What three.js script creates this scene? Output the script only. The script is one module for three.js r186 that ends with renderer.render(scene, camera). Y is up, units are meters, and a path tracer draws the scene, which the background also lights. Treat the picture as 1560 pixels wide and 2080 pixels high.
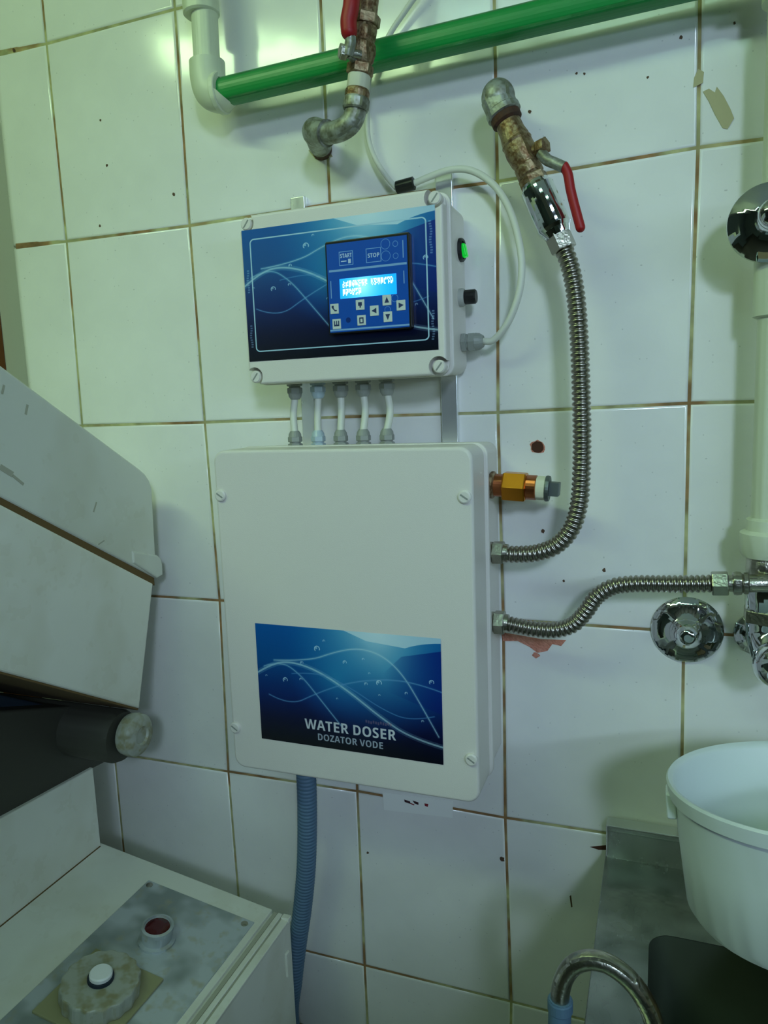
import * as THREE from 'three';
import { RoundedBoxGeometry } from 'three/addons/geometries/RoundedBoxGeometry.js';
import { mergeGeometries, mergeVertices, toCreasedNormals } from 'three/addons/utils/BufferGeometryUtils.js';
import { RectAreaLightUniformsLib } from 'three/addons/lights/RectAreaLightUniformsLib.js';
import { Brush, Evaluator, SUBTRACTION } from 'three-bvh-csg';

// ---------------------------------------------------------------- camera, light, exposure
const scene = new THREE.Scene();
const F = 1500, CAM = new THREE.Vector3(0.77354, 1.40054, 0.84352);
const camera = new THREE.PerspectiveCamera(2 * Math.atan(1040 / F) * 180 / Math.PI, 1560 / 2080, 0.02, 30);
camera.position.copy(CAM);
camera.rotation.set(-0.1437, 0.363, -0.0382, 'YXZ');
camera.updateMatrixWorld(true);
scene.add(camera);
scene.background = new THREE.Color(0x000000);
const renderer = new THREE.WebGLRenderer({ antialias: true });
renderer.toneMapping = THREE.LinearToneMapping;
renderer.toneMappingExposure = 0.83;
renderer.shadowMap.enabled = true;
RectAreaLightUniformsLib.init();
// unseen tube lamps lighting wall and mixer: centre, length, turn about y, colour, radiance
const TUBES = [
  { at: [-0.12, 2.32, 1.06], aim: [0.4, 0.9, 0], len: 0.8, color: [0.66, 0.98, 0.50], power: 30, label: 'unseen angled fluorescent fitting, out of view, lighting the wall from the upper left' },
  { at: [1.7, 1.6, 1.35], aim: [0.35, 1.2, 0], len: 1.3, color: [0.55, 0.78, 0.98], power: 13, label: 'unseen bluish fluorescent fitting, out of view, lighting the wall from the right' },  // out of view, placed to give the bluish light from the right
  { at: [0.7, 2.42, 1.5], aim: [0.71, 0, 1.48], len: 1.2, color: [0.53, 0.98, 0.76], power: 7, label: 'unseen level fluorescent fitting, out of view, lighting the console top and sink' },  // out of view, placed to light level tops such as the console
];

const SPOT = { at: [1.49, 2.1, 2.19], aim: [0.55, 1.34, 0], color: [0.6, 0.78, 1.0], power: 6.3, angle: 0.315 };  // added spot, aimed at the middle of the wall
// ---------------------------------------------------------------- helpers
const V = (x, y, z) => new THREE.Vector3(x, y, z);
const camQ = camera.quaternion.clone();
const ray = (px, py) => V((px - 780) / F, -(py - 1040) / F, -1).applyQuaternion(camQ);
const at = (px, py, z) => { const d = ray(px, py); return CAM.clone().addScaledVector(d, (z - CAM.z) / d.z); };      // a spot on a plane parallel to the wall
const atX = (px, py, x) => { const d = ray(px, py); return CAM.clone().addScaledVector(d, (x - CAM.x) / d.x); };     // a spot on a plane square to the wall
const size = (px, p) => { const d = p.clone().sub(CAM).applyQuaternion(camQ.clone().invert()); return px * -d.z / F; };
let seed = 7;
const rnd = () => { seed = (seed * 1664525 + 1013904223) >>> 0; return seed / 4294967296; };
const used = {};
const numbered = (n) => { const k = used[n] = (used[n] ?? -1) + 1; return k ? n + '_' + String(k).padStart(3, '0') : n; };
const shade = (o) => { o.castShadow = true; o.receiveShadow = true; return o; };
function thing(name, label, category, base = [0, 0, 0], group) {
  const o = new THREE.Group(); o.name = numbered(name); o.position.set(...base);
  o.userData = { label, category }; if (group) o.userData.group = group;
  scene.add(o); return o;
}
// geometries are made in room coordinates; a part is moved to its thing's base
function part(parent, name, geo, material, label) {
  const off = V(0, 0, 0); for (let p = parent; p && p !== scene; p = p.parent) off.add(p.position);
  const g = metres(geo.clone()).translate(-off.x, -off.y, -off.z);
  const m = shade(new THREE.Mesh(g, material)); m.name = name; if (label) m.userData.label = label;
  parent.add(m); return m;
}
function struct(name, geo, material, parent = scene) {
  const m = shade(new THREE.Mesh(geo, material)); m.name = name; if (parent === scene) m.userData.kind = 'structure'; parent.add(m); return m;
}
const single = (name, label, category, geo, material, group) => {
  geo.computeBoundingBox(); const c = geo.boundingBox.getCenter(V(0, 0, 0));
  const m = shade(new THREE.Mesh(metres(geo.clone()).translate(-c.x, -c.y, -c.z), material)); m.name = numbered(name); m.position.copy(c);
  m.userData = { label, category }; if (group) m.userData.group = group; scene.add(m); return m;
};
const merge = (list) => mergeGeometries(list.map((g) => { const h = g.index ? g.toNonIndexed() : g; for (const k of Object.keys(h.attributes)) if (!['position', 'normal', 'uv'].includes(k)) h.deleteAttribute(k); return h; }));
const box = (x0, x1, y0, y1, z0, z1, r = 0.002) => { const w = x1 - x0, h = y1 - y0, d = z1 - z0; return new RoundedBoxGeometry(w, h, d, 2, Math.min(r, w / 2.01, h / 2.01, d / 2.01)).translate((x0 + x1) / 2, (y0 + y1) / 2, (z0 + z1) / 2); };
const smooth = (points, n = 80) => new THREE.CatmullRomCurve3(points, false, 'centripetal');
const tube = (points, r, seg = 90, rad = 16) => {
  const c = smooth(points), g = [new THREE.TubeGeometry(c, seg, r, rad)];
  for (const t of [0, 1]) { const p = c.getPoint(t), d = c.getTangent(t).multiplyScalar(t ? 1 : -1); g.push(orient(new THREE.CircleGeometry(r, rad).rotateX(-Math.PI / 2), p, d)); }
  return merge(g);
};
const orient = (geo, p, dir) => geo.applyMatrix4(new THREE.Matrix4().compose(p, new THREE.Quaternion().setFromUnitVectors(V(0, 1, 0), dir.clone().normalize()), V(1, 1, 1)));
// turned profile [[radius, distance along axis], ...] from p along dir, closed at both ends
const turned = (prof, p, dir, seg = 28) => {
  const pts = prof.map(([r, t]) => new THREE.Vector2(Math.max(r, 0.00001), t));
  pts.unshift(new THREE.Vector2(0.00001, prof[0][1])); pts.push(new THREE.Vector2(0.00001, prof[prof.length - 1][1]));
  return orient(toCreasedNormals(new THREE.LatheGeometry(pts, seg), 0.6), p, dir);
};
// hexagon nut between distances t0 and t1 along dir
const nut = (r, t0, t1, p, dir, sides = 6, bevel = 0.0012) => {
  const s = new THREE.Shape(); for (let i = 0; i < sides; i++) { const a = (i + 0.5) / sides * Math.PI * 2; s[i ? 'lineTo' : 'moveTo'](Math.cos(a) * (r - bevel), Math.sin(a) * (r - bevel)); } s.closePath();
  const g = new THREE.ExtrudeGeometry(s, { depth: t1 - t0 - 2 * bevel, bevelEnabled: true, bevelSize: bevel, bevelThickness: bevel, bevelSegments: 2, curveSegments: 4 });
  return orient(g.translate(0, 0, t0 + bevel).rotateX(-Math.PI / 2), p, dir);
};
// tube with rounded ends
const grip = (points, r, seg = 40, rad = 14) => merge([tube(points, r, seg, rad), ...[points[0], points[points.length - 1]].map((p) => new THREE.SphereGeometry(r, rad, 10).translate(p.x, p.y, p.z))]);
// ribbed hose
function ribbed(points, r, amp, pitch, rad = 18, rings = 6) {
  const c = smooth(points), L = c.getLength(), n = Math.round(L / pitch * rings), fr = c.computeFrenetFrames(n, false), pos = [], idx = [], uv = [];
  for (let i = 0; i <= n; i++) {
    const p = c.getPointAt(i / n), rr = r + amp * (Math.abs(Math.sin(Math.PI * i / rings)) ** 0.8 * 2 - 1);
    for (let j = 0; j <= rad; j++) { const a = j / rad * Math.PI * 2; const v = p.clone().addScaledVector(fr.normals[i], Math.cos(a) * rr).addScaledVector(fr.binormals[i], Math.sin(a) * rr); pos.push(v.x, v.y, v.z); uv.push(i / n * L, j / rad * r * 6.28); }
  }
  for (let i = 0; i < n; i++) for (let j = 0; j < rad; j++) { const a = i * (rad + 1) + j, b = a + rad + 1; idx.push(a, a + 1, b, b, a + 1, b + 1); }
  const g = new THREE.BufferGeometry(); g.setAttribute('position', new THREE.Float32BufferAttribute(pos, 3)); g.setAttribute('uv', new THREE.Float32BufferAttribute(uv, 2)); g.setIndex(idx); g.computeVertexNormals(); return g;
}
// plate outline in the xy plane (room coordinates), thickness from z0 to z1
const plateXY = (pts, z0, z1, bevel = 0) => { const s = new THREE.Shape(pts.map((p) => new THREE.Vector2(p[0], p[1]))); return new THREE.ExtrudeGeometry(s, { depth: z1 - z0 - 2 * bevel, bevelEnabled: bevel > 0, bevelSize: bevel, bevelOffset: -bevel, bevelThickness: bevel, bevelSegments: 2 }).translate(0, 0, z0 + bevel); };
// side outline in the zy plane, from x0 to x1
const plateZY = (pts, x0, x1, bevel = 0) => { const s = new THREE.Shape(pts.map((p) => new THREE.Vector2(-p[0], p[1]))); return new THREE.ExtrudeGeometry(s, { depth: x1 - x0 - 2 * bevel, bevelEnabled: bevel > 0, bevelSize: bevel, bevelOffset: -bevel, bevelThickness: bevel, bevelSegments: 3, curveSegments: 8 }).translate(0, 0, x0 + bevel).rotateY(Math.PI / 2); };
const roundRect = (x0, x1, y0, y1, r) => { const s = new THREE.Shape(); s.moveTo(x0 + r, y0); s.lineTo(x1 - r, y0); s.absarc(x1 - r, y0 + r, r, -Math.PI / 2, 0); s.lineTo(x1, y1 - r); s.absarc(x1 - r, y1 - r, r, 0, Math.PI / 2); s.lineTo(x0 + r, y1); s.absarc(x0 + r, y1 - r, r, Math.PI / 2, Math.PI); s.lineTo(x0, y0 + r); s.absarc(x0 + r, y0 + r, r, Math.PI, Math.PI * 1.5); return s; };
const slab = (x0, x1, y0, y1, z0, z1, r, bevel) => new THREE.ExtrudeGeometry(roundRect(x0 + bevel, x1 - bevel, y0 + bevel, y1 - bevel, Math.max(r - bevel, 0.0005)), { depth: z1 - z0 - 2 * bevel, bevelEnabled: true, bevelSize: bevel, bevelThickness: bevel, bevelSegments: 4, curveSegments: 10 }).translate(0, 0, z0 + bevel);
// curved outline from rough points
const blob = (cx, cy, rx, ry, n = 18, jag = 0.35) => Array.from({ length: n }, (_, i) => { const a = i / n * Math.PI * 2, k = 1 - jag * rnd(); return [cx + Math.cos(a) * rx * k, cy + Math.sin(a) * ry * k]; });

function metres(geo) {   // uv in metres, seen square to each face
  if (geo.userData.keep) return geo;
  const p = geo.attributes.position, n = geo.attributes.normal; if (!n) return geo; const uv = new Float32Array(p.count * 2);
  for (let i = 0; i < p.count; i++) { const a = Math.abs(n.getX(i)), b = Math.abs(n.getY(i)), c = Math.abs(n.getZ(i)); const k = a >= b && a >= c ? 0 : b >= c ? 1 : 2; uv[2 * i] = k === 0 ? p.getZ(i) : p.getX(i); uv[2 * i + 1] = k === 1 ? p.getZ(i) : p.getY(i); }
  geo.setAttribute('uv', new THREE.BufferAttribute(uv, 2)); return geo;
}
const keep = (g) => { g.userData.keep = true; return g; };
// ---------------------------------------------------------------- textures and materials
function noiseTex(w, h, fn, srgb = true) {
  const d = new Uint8Array(w * h * 4);
  for (let y = 0; y < h; y++) for (let x = 0; x < w; x++) { const c = fn(x / w, y / h); for (let k = 0; k < 3; k++) d[(y * w + x) * 4 + k] = Math.max(0, Math.min(255, c[k] ?? c[0])); d[(y * w + x) * 4 + 3] = 255; }
  const t = new THREE.DataTexture(d, w, h); t.wrapS = t.wrapT = THREE.RepeatWrapping; t.magFilter = THREE.LinearFilter; t.minFilter = THREE.LinearMipmapLinearFilter; t.generateMipmaps = true; if (srgb) t.colorSpace = THREE.SRGBColorSpace; t.needsUpdate = true; return t;
}
const hash = (x, y, s) => { const v = Math.sin(x * 127.1 + y * 311.7 + s * 74.7) * 43758.5453; return v - Math.floor(v); };
function vn(u, v, f, s) {  // tiling value noise
  const x = u * f, y = v * f, x0 = Math.floor(x), y0 = Math.floor(y), a = x - x0, b = y - y0, q = (i, j) => hash(((x0 + i) % f + f) % f, ((y0 + j) % f + f) % f, s), e = a * a * (3 - 2 * a), g = b * b * (3 - 2 * b);
  return (q(0, 0) * (1 - e) + q(1, 0) * e) * (1 - g) + (q(0, 1) * (1 - e) + q(1, 1) * e) * g;
}
const fbm = (u, v, f, s) => vn(u, v, f, s) * 0.5 + vn(u, v, f * 2, s + 1) * 0.28 + vn(u, v, f * 4, s + 2) * 0.22;
const lerp3 = (a, b, t) => a.map((x, i) => x + (b[i] - x) * t);
const std = (color, roughness, metalness = 0, extra = {}) => new THREE.MeshStandardMaterial({ color, roughness, metalness, ...extra });
const phys = (color, roughness, metalness = 0, extra = {}) => new THREE.MeshPhysicalMaterial({ color, roughness, metalness, ...extra });
const rep = (t, s) => { const c = t.clone(); c.repeat.set(s, s); c.needsUpdate = true; return c; };

const waveTex = noiseTex(256, 256, (u, v) => [255 * (fbm(u, v, 4, 3) * 0.9)], false);
const specks = noiseTex(512, 512, (u, v) => { const g = 236 + 10 * (fbm(u, v, 8, 11) - 0.5), k = vn(u, v, 128, 21) > 0.99 ? 0.82 : 1; return [g * k, g * k, g * k * 0.98]; });
const M = {};
M.tile = phys(0xffffff, 0.13, 0, { map: rep(specks, 2.2), bumpMap: rep(waveTex, 3.2), bumpScale: 0.0005, ior: 1.5 });
M.grout = std(0xffffff, 0.95, 0, { map: rep(noiseTex(512, 512, (u, v) => { const t = Math.min(1, Math.max(0, (fbm(u, v, 12, 5) - 0.42) * 5)); const k = fbm(u, v, 40, 9); return lerp3([178, 176, 128], [150, 116, 76], t).map((c) => c * (0.75 + 0.45 * k)); }), 1.6) });
M.plaster = std(0xeef0ea, 0.8);
M.dull = std(0x868e88, 0.85);
M.ceil = std(0xd2d6ce, 0.9);
M.floor = std(0x5c564c, 0.6);
M.wood = std(0x8a4f26, 0.6);
M.abs = phys(0xdedad3, 0.42, 0, { bumpMap: rep(noiseTex(128, 128, (u, v) => [255 * vn(u, v, 64, 2)], false), 40), bumpScale: 0.00008 });
M.absIn = std(0xa8aaa4, 0.6);
M.gland = std(0x8f938d, 0.45);
M.glandBlue = phys(0xaabcc6, 0.3, 0, { transparent: false });
M.cable = std(0xd6d8cc, 0.5);
M.black = std(0x0c0d0f, 0.4);
M.bezel = std(0x07080c, 0.35);
const brushed = noiseTex(256, 256, (u, v) => { const s = 150 + 70 * vn(u, v * 0.5, 128, 31) * vn(u, v, 8, 4); return [s, s, s]; }, false);
M.alu = std(0xeef0f2, 0.34, 0.72, { roughnessMap: brushed });
M.chrome = phys(0xd4d8da, 0.06, 1);
M.steelHose = std(0x9a958a, 0.28, 1);
M.nickel = std(0xb2b0a2, 0.3, 1, { bumpMap: rep(waveTex, 60), bumpScale: 0.0004 });
const rustTex = noiseTex(256, 256, (u, v) => lerp3([158, 140, 108], [112, 84, 56], Math.min(1, Math.max(0, (fbm(u, v, 10, 41) - 0.4) * 3.2))));
M.oldBrass = std(0xffffff, 0.5, 0.75, { map: rep(rustTex, 24), bumpMap: rep(waveTex, 60), bumpScale: 0.0006 });
M.rust = std(0xffffff, 0.85, 0.2, { map: rep(noiseTex(128, 128, (u, v) => lerp3([96, 58, 36], [58, 46, 38], fbm(u, v, 10, 51))), 30) });
M.galv = std(0xffffff, 0.5, 0.6, { map: rep(noiseTex(256, 256, (u, v) => lerp3([168, 172, 164], [112, 112, 92], Math.min(1, Math.max(0, (fbm(u, v, 8, 61) - 0.35) * 2.5)))), 16), bumpMap: rep(waveTex, 40), bumpScale: 0.0006 });
M.brass = std(0xd48a2c, 0.3, 1);
M.copper = std(0xb06a42, 0.34, 1);
M.teflon = std(0xd5d6bd, 0.7);
M.plug = std(0x6d7672, 0.5, 0.8);
M.green = phys(0x0b8a3c, 0.35, 0, { bumpMap: rep(waveTex, 10), bumpScale: 0.0004 });
M.ppr = phys(0xd5dcc0, 0.4);
M.red = std(0x9c0c12, 0.5);
M.bucket = phys(0xd6e0e0, 0.42);
M.hose = std(0x5a7892, 0.55);
M.paper = std(0xf4f6f0, 0.85);
M.ink = std(0x8e2a33, 0.9);
M.inkDark = std(0x3c1f24, 0.9);
M.tape = std(0xb3ad84, 0.75);
M.brick = std(0xffffff, 0.95, 0, { map: rep(noiseTex(128, 128, (u, v) => lerp3([216, 156, 136], [190, 118, 96], fbm(u, v, 14, 71))), 14), bumpMap: rep(waveTex, 80), bumpScale: 0.002 });
M.hole = std(0x4a2a1c, 0.95);
M.stain = std(0x5a4430, 0.9);
const creamTex = noiseTex(512, 512, (u, v) => { const n = fbm(u, v, 6, 81), m = fbm(u, v, 24, 85); return lerp3([234, 235, 222], [220, 219, 200], Math.min(1, Math.max(0, (n - 0.45) * 2 + (m > 0.66 ? 0.25 : 0)))); });
M.cream = phys(0xffffff, 0.42, 0, { map: rep(creamTex, 2.4) });
M.cream2 = phys(0xf0f2f2, 0.4, 0, { map: rep(creamTex, 2.0) });
M.seam = std(0x6b5530, 0.9);
M.dirt = std(0xb0b09c, 0.9);
M.darkSteel = std(0x4a4a40, 0.6, 0.3);
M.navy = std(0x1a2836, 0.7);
const plateTex = noiseTex(512, 512, (u, v) => { const n = fbm(u, v, 5, 91), m = fbm(u, v, 16, 95); const c = lerp3([200, 208, 212], [150, 160, 158], Math.min(1, Math.max(0, (n - 0.45) * 3))); return lerp3(c, [176, 172, 140], Math.max(0, m - 0.6) * 2); });
M.plate = std(0xffffff, 0.48, 0.35, { map: rep(plateTex, 5) });
M.knob = std(0xffffff, 0.5, 0.1, { map: rep(noiseTex(256, 256, (u, v) => lerp3([176, 180, 168], [150, 146, 112], Math.min(1, Math.max(0, (fbm(u, v, 6, 101) - 0.45) * 3)))), 14) });
M.knobBase = std(0x9c9a72, 0.6);
M.white = std(0xf2f4f4, 0.35);
M.redLens = phys(0x4c080b, 0.25, 0);
M.sink = std(0xffffff, 0.4, 0.8, { map: rep(noiseTex(512, 512, (u, v) => { const n = fbm(u, v, 5, 111); return lerp3([150, 154, 150], [104, 112, 106], Math.min(1, Math.max(0, (n - 0.4) * 3))); }), 3), roughnessMap: rep(brushed, 2), bumpMap: rep(waveTex, 14), bumpScale: 0.0005 });
M.rim = std(0xdcdee0, 0.34, 0.85, { roughnessMap: rep(brushed, 6), bumpMap: rep(waveTex, 14), bumpScale: 0.0004 });  // lighter than the deck steel: reflected brightness put into the colour
M.basin = std(0x667062, 0.5, 0.6);

const canvasTex = (w, h, draw) => { const c = document.createElement('canvas'); c.width = w; c.height = h; draw(c.getContext('2d'), w, h); const t = new THREE.CanvasTexture(c); t.colorSpace = THREE.SRGBColorSpace; t.anisotropy = 8; return t; };
function waterArt(g, W, H) {
  let gr = g.createLinearGradient(0, 0, 0, H); gr.addColorStop(0, '#0b58a4'); gr.addColorStop(0.3, '#085092'); gr.addColorStop(0.58, '#052868'); gr.addColorStop(0.8, '#020c36'); gr.addColorStop(1, '#010616'); g.fillStyle = gr; g.fillRect(0, 0, W, H);
  gr = g.createRadialGradient(W * 0.68, -H * 0.02, 5, W * 0.62, H * 0.12, W * 0.5); gr.addColorStop(0, 'rgba(190,232,244,0.95)'); gr.addColorStop(0.35, 'rgba(96,178,212,0.75)'); gr.addColorStop(0.75, 'rgba(30,120,180,0.32)'); gr.addColorStop(1, 'rgba(10,80,160,0)'); g.fillStyle = gr; g.fillRect(0, 0, W, H);
  gr = g.createRadialGradient(W * 0.45, H * 0.4, 5, W * 0.45, H * 0.4, W * 0.26); gr.addColorStop(0, 'rgba(40,150,200,0.5)'); gr.addColorStop(1, 'rgba(10,80,160,0)'); g.fillStyle = gr; g.fillRect(0, 0, W, H);
  g.fillStyle = 'rgba(215,236,244,0.75)'; g.beginPath(); g.moveTo(W * 0.5, 0); g.lineTo(W, 0); g.lineTo(W, H * 0.04); g.quadraticCurveTo(W * 0.9, H * 0.05, W * 0.82, H * 0.1); g.lineTo(W * 0.62, H * 0.07); g.fill();
  gr = g.createLinearGradient(W * 0.7, H * 0.3, W, H * 0.2); gr.addColorStop(0, 'rgba(5,30,110,0)'); gr.addColorStop(1, 'rgba(5,30,120,0.75)'); g.fillStyle = gr; g.beginPath(); g.moveTo(W, H * 0.1); g.lineTo(W * 0.8, H * 0.17); g.lineTo(W * 0.64, H * 0.42); g.lineTo(W, H * 0.6); g.fill();
  const curve = (pts, lw, col) => { for (const [w, a] of [[lw * 3, 0.2], [lw, 0.6]]) { g.globalAlpha = a; g.strokeStyle = col; g.lineWidth = w * W / 1000; g.lineCap = 'round'; g.beginPath(); g.moveTo(pts[0][0] * W, pts[0][1] * H); for (let i = 1; i < pts.length - 1; i++) { const m = [(pts[i][0] + pts[i + 1][0]) / 2, (pts[i][1] + pts[i + 1][1]) / 2]; g.quadraticCurveTo(pts[i][0] * W, pts[i][1] * H, (i === pts.length - 2 ? pts[i + 1][0] : m[0]) * W, (i === pts.length - 2 ? pts[i + 1][1] : m[1]) * H); } g.stroke(); } g.globalAlpha = 1; };
  curve([[0, 0.42], [0.1, 0.32], [0.22, 0.3], [0.36, 0.36], [0.52, 0.5], [0.68, 0.68], [0.84, 0.82], [1, 0.86]], 9, '#bfe6ee');
  curve([[0.1, 0.3], [0.3, 0.28], [0.45, 0.18], [0.58, 0.13], [0.7, 0.17], [0.8, 0.3], [0.88, 0.5], [0.98, 0.78]], 5, '#b6dcea');
  curve([[0.04, 0.36], [0.14, 0.3], [0.25, 0.4], [0.36, 0.6], [0.48, 0.82]], 5, '#8fc4e0');
  curve([[0.06, 0.6], [0.18, 0.68], [0.34, 0.54], [0.52, 0.42], [0.72, 0.36], [0.88, 0.37], [1, 0.42]], 4, '#6aa6d4');
  curve([[0.2, 0.4], [0.36, 0.36], [0.52, 0.46], [0.7, 0.62], [0.84, 0.68], [0.96, 0.62]], 3, '#5c98cc');
  const R = [[0.35, 0.17, 14], [0.16, 0.46, 12], [0.68, 0.4, 13], [0.95, 0.35, 11], [0.5, 0.26, 9], [0.39, 0.1, 6], [0.26, 0.3, 8], [0.25, 0.44, 7], [0.61, 0.42, 8], [0.82, 0.46, 7], [0.45, 0.57, 5], [0.6, 0.22, 6], [0.05, 0.44, 5], [0.9, 0.67, 6], [0.68, 0.5, 5], [0.63, 0.33, 5]];
  for (const [x, y, r] of R) { const q = r * W / 1000; g.strokeStyle = 'rgba(190,224,240,0.8)'; g.lineWidth = q * 0.35; g.beginPath(); g.arc(x * W, y * H, q, 2.4, 6.6); g.stroke(); g.fillStyle = 'rgba(210,236,248,0.55)'; g.beginPath(); g.arc(x * W - q * 0.3, y * H - q * 0.3, q * 0.45, 0, 7); g.fill(); }
}
const artDoser = canvasTex(1024, 640, (g, W, H) => {
  waterArt(g, W, H); g.textAlign = 'center'; g.textBaseline = 'middle'; g.fillStyle = '#c9ced6';
  g.font = 'bold 76px sans-serif'; g.fillText('WATER DOSER', W * 0.51, H * 0.815, W * 0.53);
  g.fillStyle = '#9fa8b8'; g.font = 'bold 50px sans-serif'; g.fillText('DOZATOR VODE', W * 0.51, H * 0.915, W * 0.4);
  g.fillStyle = 'rgba(150,110,130,0.55)'; for (let i = 0; i < 11; i++) g.fillRect(W * (0.6 + i * 0.013), H * (0.715 + (i % 3) * 0.004), W * 0.009, H * 0.024);
});
const artControl = canvasTex(1024, 720, (g, W, H) => {
  waterArt(g, W, H);
  g.strokeStyle = '#a9cfe2'; g.lineWidth = 7; g.beginPath(); g.roundRect(W * 0.045, H * 0.075, W * 0.91, H * 0.85, 22); g.stroke();
  g.fillStyle = 'rgba(150,180,215,0.55)';
  for (const [x, y0, y1] of [[0.022, 0.3, 0.47], [0.022, 0.72, 0.9], [0.978, 0.1, 0.32], [0.978, 0.72, 0.93]]) for (let y = y0; y < y1; y += 0.018) g.fillRect((x - 0.007 + 0.003 * Math.sin(y * 300)) * W, y * H, W * 0.012, H * 0.011);
});
const faceTex = canvasTex(512, 512, (g, W, H) => {
  g.fillStyle = '#0e4fae'; g.fillRect(0, 0, W, H);
  g.fillStyle = '#7fa9d6'; g.fillRect(W * 0.02, H * 0.29, W * 0.97, H * 0.025); g.fillRect(0, H * 0.965, W, H * 0.02);
  g.strokeStyle = 'rgba(150,190,230,0.8)'; g.lineWidth = 4;
  g.strokeRect(W * 0.16, H * 0.1, W * 0.17, H * 0.15); g.strokeRect(W * 0.5, H * 0.1, W * 0.18, H * 0.15);
  g.fillStyle = '#b9cce4'; g.font = 'bold 34px sans-serif'; g.textAlign = 'center'; g.textBaseline = 'middle';
  g.fillText('START', W * 0.245, H * 0.145, W * 0.15); g.fillText('STOP', W * 0.59, H * 0.175, W * 0.15); g.fillRect(W * 0.27, H * 0.185, W * 0.035, H * 0.05); g.fillRect(W * 0.18, H * 0.2, W * 0.07, H * 0.012);
  g.lineWidth = 3; g.strokeStyle = 'rgba(140,180,225,0.7)'; for (const [x, y, r] of [[0.74, 0.07, 0.055], [0.74, 0.2, 0.055], [0.86, 0.08, 0.03], [0.86, 0.21, 0.03], [0.74, 0.79, 0.035], [0.83, 0.67, 0.04], [0.75, 0.46, 0.03]]) { g.beginPath(); g.arc(x * W, y * H, r * W, 0, 7); g.stroke(); }
  g.fillStyle = 'rgba(170,200,230,0.7)'; g.fillRect(W * 0.945, H * 0.05, W * 0.012, H * 0.19); g.fillRect(W * 0.945, H * 0.38, W * 0.012, H * 0.14); g.fillRect(W * 0.03, H * 0.41, W * 0.012, H * 0.2);
  g.fillStyle = '#07307a'; g.beginPath(); g.arc(W * 0.24, H * 0.87, 16, 0, 7); g.fill();
});
const lcdTex = canvasTex(256, 80, (g, W, H) => {
  g.fillStyle = '#0c9cf0'; g.fillRect(0, 0, W, H); const q = g.createRadialGradient(W * 0.4, H * 0.45, 10, W * 0.45, H * 0.5, W * 0.55); q.addColorStop(0, 'rgba(150,235,255,0.9)'); q.addColorStop(1, 'rgba(20,170,255,0.1)'); g.fillStyle = q; g.fillRect(0, 0, W, H); g.fillStyle = '#f4feff';
  for (let r = 0; r < 2; r++) for (let c = 0; c < 16; c++) { if (r === 1 && c > 5) continue; if (r === 0 && c === 8) continue; for (let k = 0; k < 14; k++) { if (hash(c, k, r + 3) > 0.22) g.fillRect(14 + c * 14.4 + (k % 3) * 4, 10 + r * 32 + Math.floor(k / 3) * 5.4, 3.9, 5); } }
});
const keyTex = (draw) => canvasTex(64, 64, (g) => { g.fillStyle = '#c6d0cc'; g.fillRect(0, 0, 64, 64); g.fillStyle = '#12295c'; g.strokeStyle = '#12295c'; g.lineWidth = 8; draw(g); });
const arrow = (a) => (g) => { g.translate(32, 32); g.rotate(a); g.beginPath(); g.moveTo(0, -20); g.lineTo(17, 16); g.lineTo(-17, 16); g.fill(); };

// ---------------------------------------------------------------- the setting
const T = 0.2, TH = 0.25094, Y0 = 2.017, XL = -0.108;
const joint = {};   // tiles were laid by hand: crossings of the joints as they lie
for (const [i, j, px, py] of [[0, 0, 93, 88], [1, 0, 354, 18], [0, 1, 134, 490], [1, 1, 384, 458], [3, 1, 1010, 368], [4, 1, 1418, 299], [0, 2, 166, 865], [1, 2, 415, 858], [3, 2, 1011, 838], [4, 2, 1400, 819], [1, 3, 445, 1220], [4, 3, 1389, 1284], [1, 4, 463, 1568], [2, 4, 725, 1608], [3, 4, 1026, 1662], [2, 5, 740, 1962], [3, 5, 1038, 2036]]) joint[i + ',' + j] = at(px, py, 0);
const mean = (a) => a.length ? a.reduce((x, y) => x + y, 0) / a.length : 0;
const crossing = (i, j) => {
  if (joint[i + ',' + j]) return joint[i + ',' + j];
  const dx = mean(Object.entries(joint).filter(([k]) => +k.split(',')[0] === i).map(([, p]) => p.x - i * T)), dy = mean(Object.entries(joint).filter(([k]) => +k.split(',')[1] === j).map(([, p]) => p.y - (Y0 - j * TH)));
  return V(i * T + dx, Y0 - j * TH + dy, 0);
};
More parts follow.
